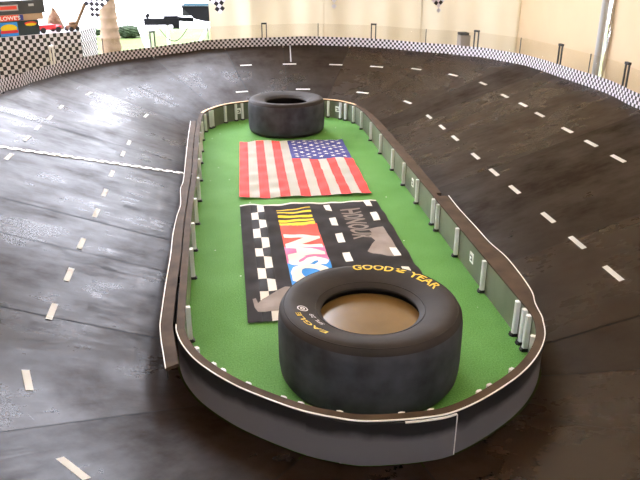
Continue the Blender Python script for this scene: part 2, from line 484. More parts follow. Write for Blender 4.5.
for x, y in LANE1 + LANE2:
    d, i, f = nearest(x, y)
    tan = (Q[(i + 2) % NQ] - Q[i - 2]).normalized() if True else None
    nn = NRM[i]; tan = Vector((nn.y, -nn.x))
    L_ = .068 if x < 0 else .078
    W_ = .0125
    bm = bmesh.new()
    for zz in (.0033,):
        vs = []
        for a, b in ((-L_, -W_), (L_, -W_), (L_, W_), (-L_, W_)):
            q = Vector((x, y)) + tan * a + nn * b
            vs.append(bm.verts.new(local((q.x, q.y, zt(d + b) + zz), trk)))
        bm.faces.new(vs)
    bmesh.ops.solidify(bm, geom=bm.faces[:], thickness=.0012)
    obj('lane_dash', bm, M_white, trk)
# finish line: a row of staggered small white squares between two boards
A = Vector((-1.98, 4.13)); B = Vector((-.47, 4.92)); n = 44
bm = bmesh.new(); u = (B - A) / n; v = Vector((-u.y, u.x)).normalized() * .036
for k in range(n):
    base = A + u * k + (v * .45 if k % 2 else v * 0)
    vs = []
    for a, b in ((-.15, -.42), (1.15, -.42), (1.15, .42), (-.15, .42)):
        q = base + u * a + v * b
        d = nearest(q.x, q.y)[0]
        vs.append(bm.verts.new(local((q.x, q.y, zt(d) + .0048), trk)))
    bm.faces.new(vs)
obj('finish_line', bm, M_white, trk)
# thin pale line running up the banking at the far end
bm = bmesh.new()
for ta, tb in ((1.14, 1.54),):
    p = Vector((.46, 0)); i = min(range(NQ), key=lambda k: (Q[k] - Vector((.42, 6.84))).length)
    a = at(i, ta); b = at(i, tb)
    vs = [bm.verts.new(local(q + Vector((0, 0, .004)), trk)) for q in (a + Vector((.0, 0, 0)), a + Vector((.012, 0, 0)), b + Vector((.012, 0, 0)), b)]
    bm.faces.new(vs)
obj('pale_line', bm, M_lightgrey, trk)

# ------------------------------------------------------------------ the low barrier round the infield
bar = empty('infield_barrier', (.35, 4.2, -.028), 'low dark oval barrier of upright boards around the green turf', 'barrier')
H = .172
def span(i0, i1):
    if i1 < i0: i1 += NQ
    return [i % NQ for i in range(i0, i1 + 1)]
def sweep_part(name, ids, prof, m, closed=False, smooth=False, label=None):
    """prof(i) -> list of (t, z)"""
    bm = bmesh.new()
    add_sweep(bm, [[local(at(i, t_, z_), bar) for t_, z_ in prof(i)] for i in ids], closed=closed)
    return obj(name, bm, m, bar, smooth=smooth, label=label)
# inner boards between joints
joints = sorted({idx(x, y) for x, y in [(-.311,2.50),(-.36,3.53),(-.39,4.40),(-.44,5.45),(-.45,6.27),(-.15,6.70),(.45,6.84),(.87,6.66),(1.0,6.2),(1.04,4.95),(1.07,3.63),(1.095,2.40),(.9,1.95),(.55,1.75),(.15,1.73),(-.15,1.97)]})
for a, b in zip(joints, joints[1:] + [joints[0] + NQ]):
    ids = [i % NQ for i in range(a, b + 1)]
    sweep_part('board', ids, lambda i: [(0, -.0), (.013, -.0), (.013, H - .004), (0, H - .004)], M_panel)
# cap strip on top (dusty brown)
sweep_part('cap', list(range(NQ)), lambda i: [(-.003, H - .004), (.029, H - .004), (.029, H + .005), (-.003, H + .005)], M_cap, closed=True)
# black rubber skirt all round, lower half scuffed pale
def sk(i): return .045
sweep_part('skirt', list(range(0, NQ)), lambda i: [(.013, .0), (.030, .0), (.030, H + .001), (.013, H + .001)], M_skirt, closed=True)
i_a = idx(-.292, 2.38)
sweep_part('white_edging', span(idx(1.09, 2.27), i_a), lambda i: [(.0285, H + .003), (.0325, H + .003), (.0325, H + .007), (.0285, H + .007)], M_white, label='thin white edge line')
# overlapping sheet of skirt ending below the front tyre
iq = idx(.60, 1.765); ip = idx(.15, 1.81)
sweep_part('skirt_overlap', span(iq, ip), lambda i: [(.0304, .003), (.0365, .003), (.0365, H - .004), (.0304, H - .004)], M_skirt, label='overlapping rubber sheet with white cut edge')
sweep_part('white_edging', span(iq, iq + 22), lambda i: [(.0304, H - .006), (.0380, H - .006), (.0380, H - .002), (.0304, H - .002)], M_white, label='thin white edge line')
bm = bmesh.new(); p = at(iq, .0345, H / 2); add_box(bm, local(p, bar), (.003, .008, H - .01), rotz=math.atan2(NRM[iq].y, NRM[iq].x) + math.pi / 2); obj('white_edging', bm, M_white, bar, label='white cut edge')
def smooth_line(P, n=6):
    P = [Vector(p) for p in P]; out = []
    for i in range(len(P) - 1):
        a = P[max(0, i - 1)]; b = P[i]; c = P[i + 1]; d = P[min(len(P) - 1, i + 2)]
        for k in range(n):
            t = k / n
            out.append(.5 * ((2 * b) + (c - a) * t + (2 * a - 5 * b + 4 * c - d) * t * t + (3 * b - a - 3 * c + d) * t ** 3))
    return out + [P[-1]]
def flap(P, inner, ztop, depth_in, what):
    pts = smooth_line(P); top = []; drop = []; edge = []
    for p in pts:
        d, i, f = nearest(p.x, p.y)
        q = Q[i].lerp(Q[(i + 1) % NQ], f); n = (p - q).normalized()
        a = p - n * min(max(d - inner, .004), depth_in)
        L3 = lambda v, z: local((v.x, v.y, z), bar)
        top.append([L3(a, ztop - .012), L3(p, ztop - .014), L3(p, ztop - .002), L3(a, ztop)])
        o0 = p - n * .007; o1 = p - n * .0015
        zb = max(.004, zt(d) + .004)
        if p.y < 2.42: zb = max(zb, ztop - .05)
        drop.append([L3(o0, zb), L3(o1, zb), L3(o1, ztop - .012), L3(o0, ztop - .012)])
        e0 = p - n * .0015; e1 = p + n * .0025
        edge.append([L3(e0, ztop - .003), L3(e1, ztop - .003), L3(e1, ztop + .001), L3(e0, ztop + .001)])
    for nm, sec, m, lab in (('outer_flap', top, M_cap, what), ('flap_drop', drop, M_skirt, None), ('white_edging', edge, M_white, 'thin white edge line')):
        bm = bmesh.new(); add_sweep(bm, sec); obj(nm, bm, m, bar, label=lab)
flap([(-.559,5.992),(-.531,5.353),(-.491,4.597),(-.474,4.255),(-.477,4.092),(-.451,3.811),(-.454,3.611),(-.451,3.4),(-.445,3.261),(-.433,3.058),(-.423,2.766),(-.416,2.598),(-.408,2.433),(-.403,2.369),(-.387,2.269),(-.37,2.182),(-.349,2.074)], .036, H, .05, 'rippling brown rubber flap')
flap([(1.175,3.792),(1.172,3.562),(1.18,3.285),(1.185,3.062),(1.205,2.882),(1.202,2.682),(1.188,2.511),(1.16,2.403),(1.142,2.289),(1.118,2.215)], .029, H + .004, .2, 'bulging brown rubber flap')
i0r = idx(1.0, 6.35); i1r = idx(1.07, 3.85)
fn = lambda i: .046 + .03 * math.sin(math.pi * min(1, (i - i0r) / (i1r - i0r)) * .75)
sweep_part('outer_flap', span(i0r, i1r), lambda i: [(.029, H - .012), (fn(i), H - .014), (fn(i), H - .002), (.029, H + .000)], M_cap, label='brown rubber flap')
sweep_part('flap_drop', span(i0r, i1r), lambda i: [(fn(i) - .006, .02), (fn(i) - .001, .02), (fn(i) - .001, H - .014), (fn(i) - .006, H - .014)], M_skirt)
# pale edges at the far end
for p0, p1 in (((-.44, 6.3), (.0, 6.79)), ((.62, 6.82), (.975, 6.5))):
    sweep_part('pale_edging', span(idx(*p0), idx(*p1)), lambda i: [(.006, H + .004), (.032, H + .004), (.032, H + .009), (.006, H + .009)], M_stick, label='pale tan edge strip')
# upright metal strips with black feet
POST = [(1.106,2.312),(1.099,2.368),(1.092,2.426),(1.091,2.804),(1.083,3.219),(1.072,3.606),(1.065,3.662),(1.064,4.065),(1.055,4.492),(1.037,4.896),(1.034,5.364),(1.012,5.776),(.994,6.207),(.989,6.476),(.919,6.591),(.873,6.663),(.778,6.763),(-.095,6.738),(-.155,6.677),(-.273,6.632),(-.364,6.444),(-.393,6.406),(-.45,6.273),(-.46,5.977),(-.448,5.639),(-.429,5.247),(-.405,4.802),(-.385,4.379),(-.371,3.964),(-.354,3.526),(-.343,3.153),(-.311,2.558),(-.276,2.2),(-.22,2.07),(-.187,2.02),(-.094,1.913),(.029,1.826),(.085,1.794),(.23,1.746),(.435,1.72),(.539,1.753),(.723,1.825),(.778,1.851),(.899,1.936),(1.034,2.162)]
bm = bmesh.new(); add_box(bm, (0, -.003, .085), (.022, .018, .164)); add_box(bm, (0, -.008, .085), (.009, .014, .162))
pm = bpy.data.meshes.new('post'); bm.to_mesh(pm); bm.free(); pm.materials.append(M_steel)
bm = bmesh.new(); add_box(bm, (0, -.004, .006), (.03, .03, .014)); add_box(bm, (0, -.014, .003), (.02, .02, .007))
fm = bpy.data.meshes.new('foot'); bm.to_mesh(fm); bm.free(); fm.materials.append(M_black)
for x, y in POST:
    d, i, f = nearest(x, y)
    q = at(i, -.007, 0); 
    o = bpy.data.objects.new('post', pm); C.objects.link(o); o.parent = bar; o.location = local((q.x, q.y, .002), bar)
    o.rotation_euler = (0, 0, math.atan2(NRM[i].y, NRM[i].x) - math.pi / 2)
    g = bpy.data.objects.new('foot', fm); C.objects.link(g); g.parent = o; g.location = (0, 0, -.001)
# small number tags on the boards
for x, y in ((1.09, 2.998), (1.065, 4.285), (.84, 6.69), (-.14, 6.72)):
    d, i, f = nearest(x, y); q = at(i, -.0015, .095)
    ang = math.atan2(NRM[i].y, NRM[i].x) - math.pi / 2
    bm = bmesh.new(); add_box(bm, (0, 0, 0), (.05, .002, .055))
    o = obj('number_tag', bm, M_white, bar, loc=local(q, bar), rotz=ang, label='small white tag')
    bm = bmesh.new(); add_box(bm, (-.005, -.0015, .008), (.028, .001, .008)); add_box(bm, (.004, -.0015, -.012), (.028, .001, .008)); add_box(bm, (.008, -.0015, -.002), (.008, .001, .02))
    obj('print', bm, M_darkgrey, o)

# ------------------------------------------------------------------ tyres
OUT = [(.190,.050),(.190,.042),(.198,.034),(.225,.022),(.262,.010),(.298,.002),(.322,.003),(.340,.012),(.351,.030),(.3555,.06),(.357,.10),(.357,.15),(.357,.20),(.3555,.24),(.351,.270),(.340,.288),(.322,.297),(.298,.298),(.262,.290),(.225,.278),(.198,.266),(.190,.258),(.190,.250)]
INN = [(.20,.246),(.24,.262),(.30,.272),(.325,.25),(.332,.15),(.325,.05),(.30,.028),(.24,.038),(.20,.054)]
OUT = [(r, z * 1.05) for r, z in OUT]; INN = [(r, z * 1.05) for r, z in INN]
def sidewall_z(r):
    return 1.05 * flat_z(r)
def flat_z(r):
    pts = [(.190,.258),(.198,.266),(.225,.278),(.262,.290),(.298,.298),(.322,.297),(.340,.288),(.351,.270)]
    for (a, u), (b, v) in zip(pts, pts[1:]):
        if a <= r <= b: return u + (v - u) * (r - a) / (b - a)
    return .29
def make_tyre(loc, label, rotz=0):
    t = empty('racing_tyre', loc, label, 'tyre', rotz)
    bm = bmesh.new(); prof = OUT + INN
    add_lathe(bm, prof, 112)
    for f in bm.faces:
        r = sum(v.co.xy.length for v in f.verts) / 4; z = sum(v.co.z for v in f.verts) / 4
        f.material_index = 1 if r > .3475 else 0
    obj('tyre_body', bm, [M_tyre, M_tread], t, smooth=True)
    # raised ring lines on the upper sidewall
    for r in (.212, .334):
        bm = bmesh.new(); z = sidewall_z(r)
        add_lathe(bm, [(r - .003, z - .004), (r - .001, z + .002), (r + .001, z + .002), (r + .003, z - .004)], 96)
        obj('sidewall_rib', bm, M_tyre, t, smooth=True)
    return t
def ring_text(parent, s, r, deg, w, h, m, name='lettering', label=None, **k):
    bm = fit_text(s, w, h, **k); dice(bm, .008)
    th0 = math.radians(deg)
    for v in bm.verts:
        rr = r + v.co.y; th = th0 - v.co.x / r
        v.co = (rr * math.cos(th), rr * math.sin(th), sidewall_z(rr) + .0018)
    obj(name, bm, m, parent, label=label)
ft = make_tyre((.420, 2.247, .0), 'large black slick tyre lying nearest on the turf, with yellow lettering')
ring_text(ft, 'GOOD', .298, 78, .175, .040, M_yellow, bold=.02, label='yellow lettering')
ring_text(ft, 'YEAR', .298, 31, .165, .040, M_yellow, bold=.02, label='yellow lettering')
ring_text(ft, 'EAGLE', .292, 211, .185, .020, M_yellow, bold=.01, label='yellow lettering')
ring_text(ft, 'SPL 28', .242, 205, .09, .018, M_chalk, label='white printed code')
# winged mark between the two words
bm = bmesh.new()
for pts in ([(-.02, -.008), (-.004, -.014), (.018, -.012), (.022, -.004), (.002, -.004), (-.012, .002)], [(-.006, .0), (.012, .0), (.024, .012), (.006, .014)], [(-.02, .004), (-.01, .006), (-.006, .016), (-.022, .014)]):
    bm.faces.new([bm.verts.new((x, y, 0)) for x, y in pts])
for v in bm.verts:
    rr = .298 + v.co.y; th = math.radians(55) - v.co.x / .298
    v.co = (rr * math.cos(th), rr * math.sin(th), sidewall_z(rr) + .0025)
obj('winged_mark', bm, M_yellow, ft, label='yellow winged mark')
# round white stamp
bm = bmesh.new()
for r0, r1 in ((.016, .021), (.004, .010)):
    a = [bm.verts.new((r0 * math.cos(k * math.pi / 12), r0 * math.sin(k * math.pi / 12), 0)) for k in range(24)]
    b = [bm.verts.new((r1 * math.cos(k * math.pi / 12), r1 * math.sin(k * math.pi / 12), 0)) for k in range(24)]
    for k in range(24):
        bm.faces.new((a[k], a[(k + 1) % 24], b[(k + 1) % 24], b[k]))
for v in bm.verts:
    th = math.radians(186); x = .265 * math.cos(th) + v.co.x; y = .265 * math.sin(th) + v.co.y
    v.co = (x, y, sidewall_z(math.hypot(x, y)) + .0025)
obj('round_stamp', bm, M_chalk, ft, label='round white stamp')
bm = bmesh.new(); add_lathe(bm, [(.0005, .232), (.2, .232), (.2, .239), (.0005, .239)], 64)
obj('centre_disc', bm, M_disc, ft, label='glossy tan disc filling the centre hole')
rt = make_tyre((.312, 6.265, .0), 'plain black tyre lying at the far end of the turf behind the striped flag', 1.0)

# ------------------------------------------------------------------ flags
def ripple(x, y, seed):
    e = .004 * math.sin(17 * x + 6 * y + seed) + .003 * math.sin(31 * y - 5 * x + seed * 2) + .0025 * math.sin(23 * (x + y) + seed * 3) + .002 * math.sin(47 * x - 21 * y + seed)
    return .0165 + e
def cloth_part(name, polys_or_bm, m, parent, seed, lift, label=None, step=.03):
    if isinstance(polys_or_bm, list):
        bm = bmesh.new()
        for poly in polys_or_bm:
            bm.faces.new([bm.verts.new((x, y, 0)) for x, y in poly])
    else:
        bm = polys_or_bm
    dice(bm, step)
    for v in bm.verts:
        v.co.z = ripple(v.co.x, v.co.y, seed) + lift
    return obj(name, bm, m, parent, label=label)
def rect(x0, y0, x1, y1):
    return [(x0, y0), (x1, y0), (x1, y1), (x0, y1)]
def flag_base(name, W, L, loc, rotz, m, seed, label, cat):
    root = empty(name, loc, label, cat, rotz)
    bm = bmesh.new(); nx, ny = 36, 60
    g = [[bm.verts.new((-W / 2 + W * i / nx, -L / 2 + L * j / ny, 0)) for i in range(nx + 1)] for j in range(ny + 1)]
    for j in range(ny):
        for i in range(nx):
            bm.faces.new((g[j][i], g[j][i + 1], g[j + 1][i + 1], g[j + 1][i]))
    for v in bm.verts:
        edge = max(abs(v.co.x) / (W / 2), abs(v.co.y) / (L / 2))
        v.co.z = ripple(v.co.x, v.co.y, seed)
    top = bm.faces[:]
    bmesh.ops.solidify(bm, geom=top, thickness=-.003)
    zs_ = [v.co.z for v in bm.verts]
    obj('cloth', bm, m, root, smooth=True)
    return root
W, L = .914, 1.50
us = flag_base('american_flag', W, L, (.3335, 5.087, -.003), .0087, M_fwhite, 1.0, 'red and white striped flag with blue star field spread on the turf', 'flag')
sw = W / 13
Lc = L * .40
for k in range(0, 13, 2):
    x0 = -W / 2 + k * sw
    y1 = L / 2 - .008 if k < 6 else L / 2 - Lc
    cloth_part('red_stripe', [rect(x0, -L / 2, x0 + sw, y1)], M_red, us, 1.0, .0012, label='red stripe')
ct = cloth_part('canton', [rect(-W / 2 + 6 * sw, L / 2 - Lc, W / 2, L / 2 - .008)], M_blue, us, 1.0, .0012, label='blue star field')
stars = []
cw = 7 * sw
for r in range(9):
    n = 6 if r % 2 == 0 else 5
    for k in range(n):
        cx = W / 2 - cw * (r + 1) / 10
        cy = L / 2 - Lc * ((2 * k + 1 if n == 6 else 2 * k + 2)) / 12
        stars.append([(cx + (.0245 if q % 2 == 0 else .0105) * math.sin(q * math.pi / 5 + math.pi / 2), cy + (.0245 if q % 2 == 0 else .0105) * math.cos(q * math.pi / 5 + math.pi / 2)) for q in range(10)])
cloth_part('stars', stars, M_fwhite, ct, 1.0, .0026, label='white stars', step=.5)

L2 = 1.524
nf = flag_base('racing_flag', W, L2, (.370, 3.429, -.003), .033, M_charcoal, 4.0, 'charcoal racing flag with checks and colour bar logo between the striped flag and front tyre', 'flag')
def U(f): return -W / 2 + W * f
def V(f): return L2 / 2 - L2 * f
cloth_part('white_hem', [rect(U(0), V(.014), U(1), V(0))], M_fwhite, nf, 4.0, .0014, label='white hem')
cl, cc, cr_ = .075, .122, .168
cells_w = []; cells_b = []
for k in range(11):
    a, b = V((k + 1) / 11), V(max(.015, k / 11))
    (cells_b if k % 2 == 0 else cells_w).append(rect(U(cl), a, U(cc), b))
    (cells_w if k % 2 == 0 else cells_b).append(rect(U(cc), a, U(cr_), b))
cloth_part('white_check', cells_w, M_fwhite, nf, 4.0, .0012, label='white checks')
cloth_part('black_check', cells_b, M_cell, nf, 4.0, .0012, label='black checks')
for k in range(9):
    v0 = .03 + .17 * k
    if v0 > .97: break
    cloth_part('white_dash', [rect(U(.600), V(min(1, v0 + .082)), U(.645), V(v0))], M_fwhite, nf, 4.0, .0012)
for v0, v1 in ((.015, .085), (.16, .245), (.52, .60), (.70, .78), (.87, .95)):
    cloth_part('white_dash', [rect(U(.90), V(v1), U(.945), V(v0))], M_fwhite, nf, 4.0, .0024)
# colour bars and slanted word
u0, u1 = .255, .505
lg = cloth_part('colour_bar', [rect(U(u0), V(.36), U(u1), V(.255))], M_logored, nf, 4.0, .0012, label='red bar')
for k in range(5):
    a = .062 + .041 * k; b = a + .011 + .0055 * k
    cloth_part('colour_bar', [rect(U(u0), V(b), U(u1 - .01), V(a))], M_fyellow, nf, 4.0, .0012, label='yellow bar')
cloth_part('colour_bar', [rect(U(u0), V(.47), U(u1), V(.36))], M_logored, nf, 4.0, .0012, label='red bar')
cloth_part('colour_bar', [rect(U(u0), V(.605), U(u1), V(.47))], M_pink, nf, 4.0, .0012, label='pink bar')
cloth_part('colour_bar', [rect(U(u0), V(.93), U(u1), V(.605))], M_logoblue, nf, 4.0, .0012, label='blue bar')
bm = fit_text('NASCAR', L2 * .57, W * .235, bold=.06, shear=.18, spacing=.94)
for v in bm.verts:
    x, y = v.co.x, v.co.y
    v.co.x = U(.380) + y; v.co.y = V(.64) - x
cloth_part('logo_word', bm, M_fwhite, nf, 4.0, .0026, label='white slanted word', step=.025)
bm = fit_text('HONOUR', L2 * .33, W * .145, spacing=1.05, bold=.03)
for v in bm.verts:
    x, y = v.co.x, v.co.y
    v.co.x = U(.775) + y; v.co.y = V(.265) - x
cloth_part('grey_word', bm, M_letter, nf, 4.0, .0014, label='tall grey word', step=.025)
# grey map-like shapes
cloth_part('grey_patch', [[(U(.83), V(.335)), (U(.935), V(.318)), (U(.945), V(.43)), (U(.945), V(.60)), (U(.85), V(.60)), (U(.78), V(.575)), (U(.755), V(.545)), (U(.80), V(.49)), (U(.835), V(.455)), (U(.82), V(.40)), (U(.845), V(.37))]], M_grey, nf, 4.0, .0013, label='grey jagged patch')
cloth_part('grey_patch', [[(U(.033), V(.865)), (U(.05), V(.86)), (U(.06), V(.89)), (U(.085), V(.865)), (U(.14), V(.835)), (U(.215), V(.80)), (U(.30), V(.80)), (U(.30), V(.97)), (U(.185), V(.955)), (U(.09), V(.955)), (U(.055), V(.945)), (U(.04), V(.915))]], M_grey, nf, 4.0, .0026, label='grey hooked patch')

# ------------------------------------------------------------------ outer fence: checkered strip, clear sheet, brackets
fen = empty('track_fence', (.35, 4.2, .45), 'low fence of checkered strip and clear plastic around the outer track edge', 'fence')
FT = .004
edge_pts = [Vector(at(i, width(i) + .004, zt(width(i)))) for i in range(NQ)]
# even resample of the loop
dl = [0]
for i in range(NQ): dl.append(dl[-1] + (edge_pts[(i + 1) % NQ] - edge_pts[i]).length)
CH = .027
ncell = int(round(dl[-1] / CH / 2)) * 2
res = []; j = 0
for k in range(ncell):
    s = dl[-1] * k / ncell
    while dl[j + 1] < s: j += 1
    f = (s - dl[j]) / (dl[j + 1] - dl[j])
    res.append(edge_pts[j].lerp(edge_pts[(j + 1) % NQ], f))
bm = bmesh.new()
ROWS = 4; zz = [-.005 + .106 * r / ROWS for r in range(ROWS + 1)]
cols = []
for p in res:
    q = local(p, fen); cols.append([bm.verts.new((q.x, q.y, q.z + z)) for z in zz])
for k in range(ncell):
    a = cols[k]; b = cols[(k + 1) % ncell]
    for r in range(ROWS):
        f = bm.faces.new((a[r], b[r], b[r + 1], a[r + 1])); f.material_index = (k + r) % 2
obj('checker_strip', bm, [M_chk_w, M_chk_b], fen)
bm = bmesh.new()
cols = []
for k, p in enumerate(res):
    if k % 3: continue
    a, b = res[k - 1], res[(k + 1) % ncell]; tn = (b - a).normalized(); nn = Vector((-tn.y, tn.x, 0))
    q = local(p, fen) + nn * .003
    cols.append([bm.verts.new(q + Vector((0, 0, .02))), bm.verts.new(q + Vector((0, 0, .25)))])
for a, b in zip(cols, cols[1:] + cols[:1]):
    bm.faces.new((a[0], b[0], b[1], a[1]))
obj('clear_sheet', bm, M_clear, fen, label='clear plastic sheet')
BR = [(-1.833,6.684),(-1.55,7.392),(-1.071,7.857),(-.489,8.238),(.173,8.371),(.823,8.371),(1.452,8.128),(1.97,7.715),(2.393,7.207),(2.615,6.524),(2.664,5.781),(2.702,5.27),(2.706,4.702)]
for k, (x, y) in enumerate(BR):
    j = min(range(ncell), key=lambda q: (res[q].xy - Vector((x, y))).length)
    p = res[j]; tn = (res[(j + 1) % ncell] - res[j - 1]).normalized(); ang = math.atan2(tn.y, tn.x)
    nn = Vector((-tn.y, tn.x, 0))
    q = local(p + nn * .014, fen)
    if k % 2 == 0:
        o = None
        bm = bmesh.new()
        for sx in (-.027, .027):
            add_box(bm, (sx, 0, .115), (.011, .012, .29))
        o = obj('bracket', bm, M_white if k == 0 else M_darkgrey, fen, loc=q, rotz=ang, label='white bracket' if k == 0 else None)
        bm = bmesh.new(); add_box(bm, (0, 0, .262), (.064, .022, .018)); obj('bracket_top', bm, M_white if k == 0 else M_black, o)
    else:
        bm = bmesh.new(); add_rod(bm, (0, 0, -.03), (0, 0, .25), .0045, seg=8); obj('rod', bm, M_darkgrey, fen, loc=q)

# ------------------------------------------------------------------ things behind the fence at left
TZ = .72
tb_pts = [(-3.35, 7.06), (-1.975, 8.34), (-1.90, 8.84), (-2.5, 9.0), (-3.75, 7.75)]
tbl = empty('display_table', (-2.7, 8.0, -.03), 'table behind the track fence at left, hidden under a checkered cloth', 'table')
bm = bmesh.new(); add_prism(bm, [(x + 2.7 + (.02 if x < -2.7 else -.02), y - 8.0 + (.02 if y < 8 else -.02)) for x, y in tb_pts], .705, .73); obj('tabletop', bm, M_tan, tbl)
for x, y in [(-3.2, 7.3), (-2.15, 8.35), (-2.1, 8.7), (-3.5, 7.7)]:
    bm = bmesh.new(); add_rod(bm, (x + 2.7, y - 8, 0), (x + 2.7, y - 8, .706), .016); obj('leg', bm, M_lightgrey, tbl)
# cloth: top sheet plus hanging sides with real checks
bm = bmesh.new(); cs = .041
loop = [(Vector(a), Vector(b)) for a, b in zip(tb_pts, tb_pts[1:] + tb_pts[:1])]
for ei, (a, b) in enumerate(loop):
    l = (b - a).length; cell = cs if ei != 1 else .030
    n = max(1, int(l / cell)); rws = int(.70 / cell)
    g = []
    nn = Vector(((b - a).y, -(b - a).x)).normalized()
    for c in range(n + 1):
        col = []
        for r in range(rws + 1):
            p = a + (b - a) * c / n + nn * (.006 + .012 * (r / rws) * math.sin(9 * c * cell))
            col.append(bm.verts.new((p.x, p.y, TZ - (TZ - .0) * r / rws)))
        g.append(col)
    for c in range(n):
        for r in range(rws):
            f = bm.faces.new((g[c][r], g[c + 1][r], g[c + 1][r + 1], g[c][r + 1])); f.material_index = (c + r) % 2
f = bm.faces.new([bm.verts.new((x, y, TZ)) for x, y in tb_pts])
f.material_index = 0
tag(obj('tablecloth', bm, [M_chk_w, M_chk_b]), 'black and white checkered cloth hanging over the table at left', 'tablecloth')

ang = math.atan2(.64, .69)
def onfront(s, back=0):   # along the front edge from the right corner, s metres leftward, set back
    p = Vector((-1.975, 8.34)) + Vector((-.732, -.681)) * s + Vector((-.681, .732)) * back
    return (p.x, p.y)
def card_box(name, s0, s1, dep, z0, z1, m, label, cat, decals):
    x0, y0 = onfront(s0, .03); x1, y1 = onfront(s1, .03)
    c = Vector(((x0 + x1) / 2, (y0 + y1) / 2)); w = s1 - s0
    a = math.atan2(.681, .732)
    nb = Vector((-.681, .732)) * dep / 2
    root = empty(name, (c.x + nb.x, c.y + nb.y, z0), label, cat, a)
    bm = bmesh.new(); add_box(bm, (0, 0, (z1 - z0) / 2), (w, dep, z1 - z0)); obj('box', bm, m, root, bevel=.006)
    for nm, d in decals:
        d(root, dep, w)
    return root
def panel(u, v, su, sv, m, th=.002):
    def fn(root, dep, w):
        bm = bmesh.new(); add_box(bm, (u, -dep / 2 - th / 2 - .0005, v), (su, th, sv)); obj('printed_panel', bm, m, root)
    return fn
def oval(u, v, su, sv, m, off=.004):
    def fn(root, dep, w):
        bm = bmesh.new(); r = bmesh.ops.create_circle(bm, cap_ends=True, segments=32, radius=.5)
        for q in bm.verts:
            q.co = (u + q.co.x * su, -dep / 2 - off, v + q.co.y * sv)
        obj('printed_oval', bm, m, root)
    return fn
def word(s, u, v, su, sv, m, off=.0045):
    def fn(root, dep, w):
        bm = fit_text(s, su, sv, bold=.02)
        for q in bm.verts:
            q.co = (u + q.co.x, -dep / 2 - off, v + q.co.y)
        obj('printed_word', bm, m, root)
    return fn
card_box('cardboard_box', .455, 1.15, .32, TZ + .001, TZ + .155, M_teal, 'dark teal printed box at the bottom of the stack on the checkered table', 'box',
         [('a', panel(.00, .076, .20, .14, M_logoblue)), ('b', oval(.00, .085, .18, .085, M_fyellow)), ('c', panel(.0, .05, .19, .03, M_toyred, .006)), ('d', oval(.25, .12, .14, .045, M_logored)), ('e', oval(.25, .11, .12, .03, M_fyellow, .005)), ('f', oval(-.16, .10, .07, .05, M_white))])
card_box('cardboard_box', .39, 1.15, .30, TZ + .156, TZ + .222, M_tan, 'flat tan box with red and blue lettering, in the middle of the stack', 'box',
         [('a', panel(-.03, .033, .31, .06, M_logored)), ('b', panel(.12, .033, .05, .06, M_blue, .003)), ('c', word("LOWE'S", -.0, .033, .22, .042, M_white)), ('d', panel(-.22, .033, .07, .06, M_fyellow))])
card_box('cardboard_box', .36, 1.15, .34, TZ + .223, TZ + .365, M_darkgrey, 'dark grey box with red label, topmost of the stack on the table', 'box',
         [('a', panel(-.02, .07, .22, .06, M_lightgrey)), ('b', panel(-.02, .07, .19, .035, M_logored, .004)), ('c', panel(.24, .09, .06, .025, M_lightgrey))])
# red low toy / tray with a brown pointed bundle and a thin upright wire
x, y = onfront(.305, .14)
t = empty('toy_car', (x, y, TZ), 'small red toy car standing on the checkered table right of the boxes', 'toy car', math.atan2(.681, .732))
bm = bmesh.new(); add_box(bm, (0, 0, .05), (.27, .12, .035)); add_box(bm, (-.02, 0, .075), (.20, .1, .025)); add_box(bm, (.12, 0, .06), (.05, .12, .03)); obj('body', bm, M_toyred, t, bevel=.012)
for sx in (-.09, .09):
    for sy in (-.062, .062):
        bm = bmesh.new(); add_rod(bm, (sx, sy - .012, .03), (sx, sy + .012, .03), .03, seg=20); obj('wheel', bm, M_black, t)
bm = bmesh.new(); add_rod(bm, (.0, .02, .08), (.0, .02, .50), .0022, seg=6); obj('aerial', bm, M_darkgrey, t)
x, y = onfront(.09, .37)
bm = bmesh.new(); add_lathe(bm, [(.001, 0), (.085, 0), (.095, .03), (.09, .09), (.06, .15), (.03, .20), (.012, .24), (.001, .245)], 28, closed=False)
for v in bm.verts:
    v.co.x += .008 * math.sin(40 * v.co.z + 3 * math.atan2(v.co.y, v.co.x)); v.co.y += .008 * math.cos(30 * v.co.z)
tag(obj('cone_bundle', bm, M_brown, loc=(x, y, TZ + .001), smooth=True), 'brown pointed bundle standing behind the red toy car', 'bundle')
x, y = onfront(.045, .07)
t = empty('toy_truck', (x, y, TZ), 'dark brown toy with thin rods at the right end of the table', 'toy', math.atan2(.681, .732))
bm = bmesh.new(); add_box(bm, (0, 0, .045), (.12, .10, .05)); add_box(bm, (.01, 0, .085), (.07, .08, .035)); obj('body', bm, M_brown, t, bevel=.01)
for sx in (-.04, .04):
    for sy in (-.052, .052):
        bm = bmesh.new(); add_rod(bm, (sx, sy - .01, .025), (sx, sy + .01, .025), .025, seg=16); obj('wheel', bm, M_black, t)
for z in (.045, .09):
    bm = bmesh.new(); add_rod(bm, (-.06, 0, z), (-.105, 0, z), .004, seg=8); obj('rod', bm, M_black, t)
# pale leaning stick
bm = bmesh.new(); add_rod(bm, (-2.62, 9.22, -.03), (-1.55, 9.22, 1.9), .022, seg=12)
tag(obj('wooden_pole', bm, M_out_wood, smooth=True), 'slim pale wooden pole leaning behind the toy at the table end', 'pole')

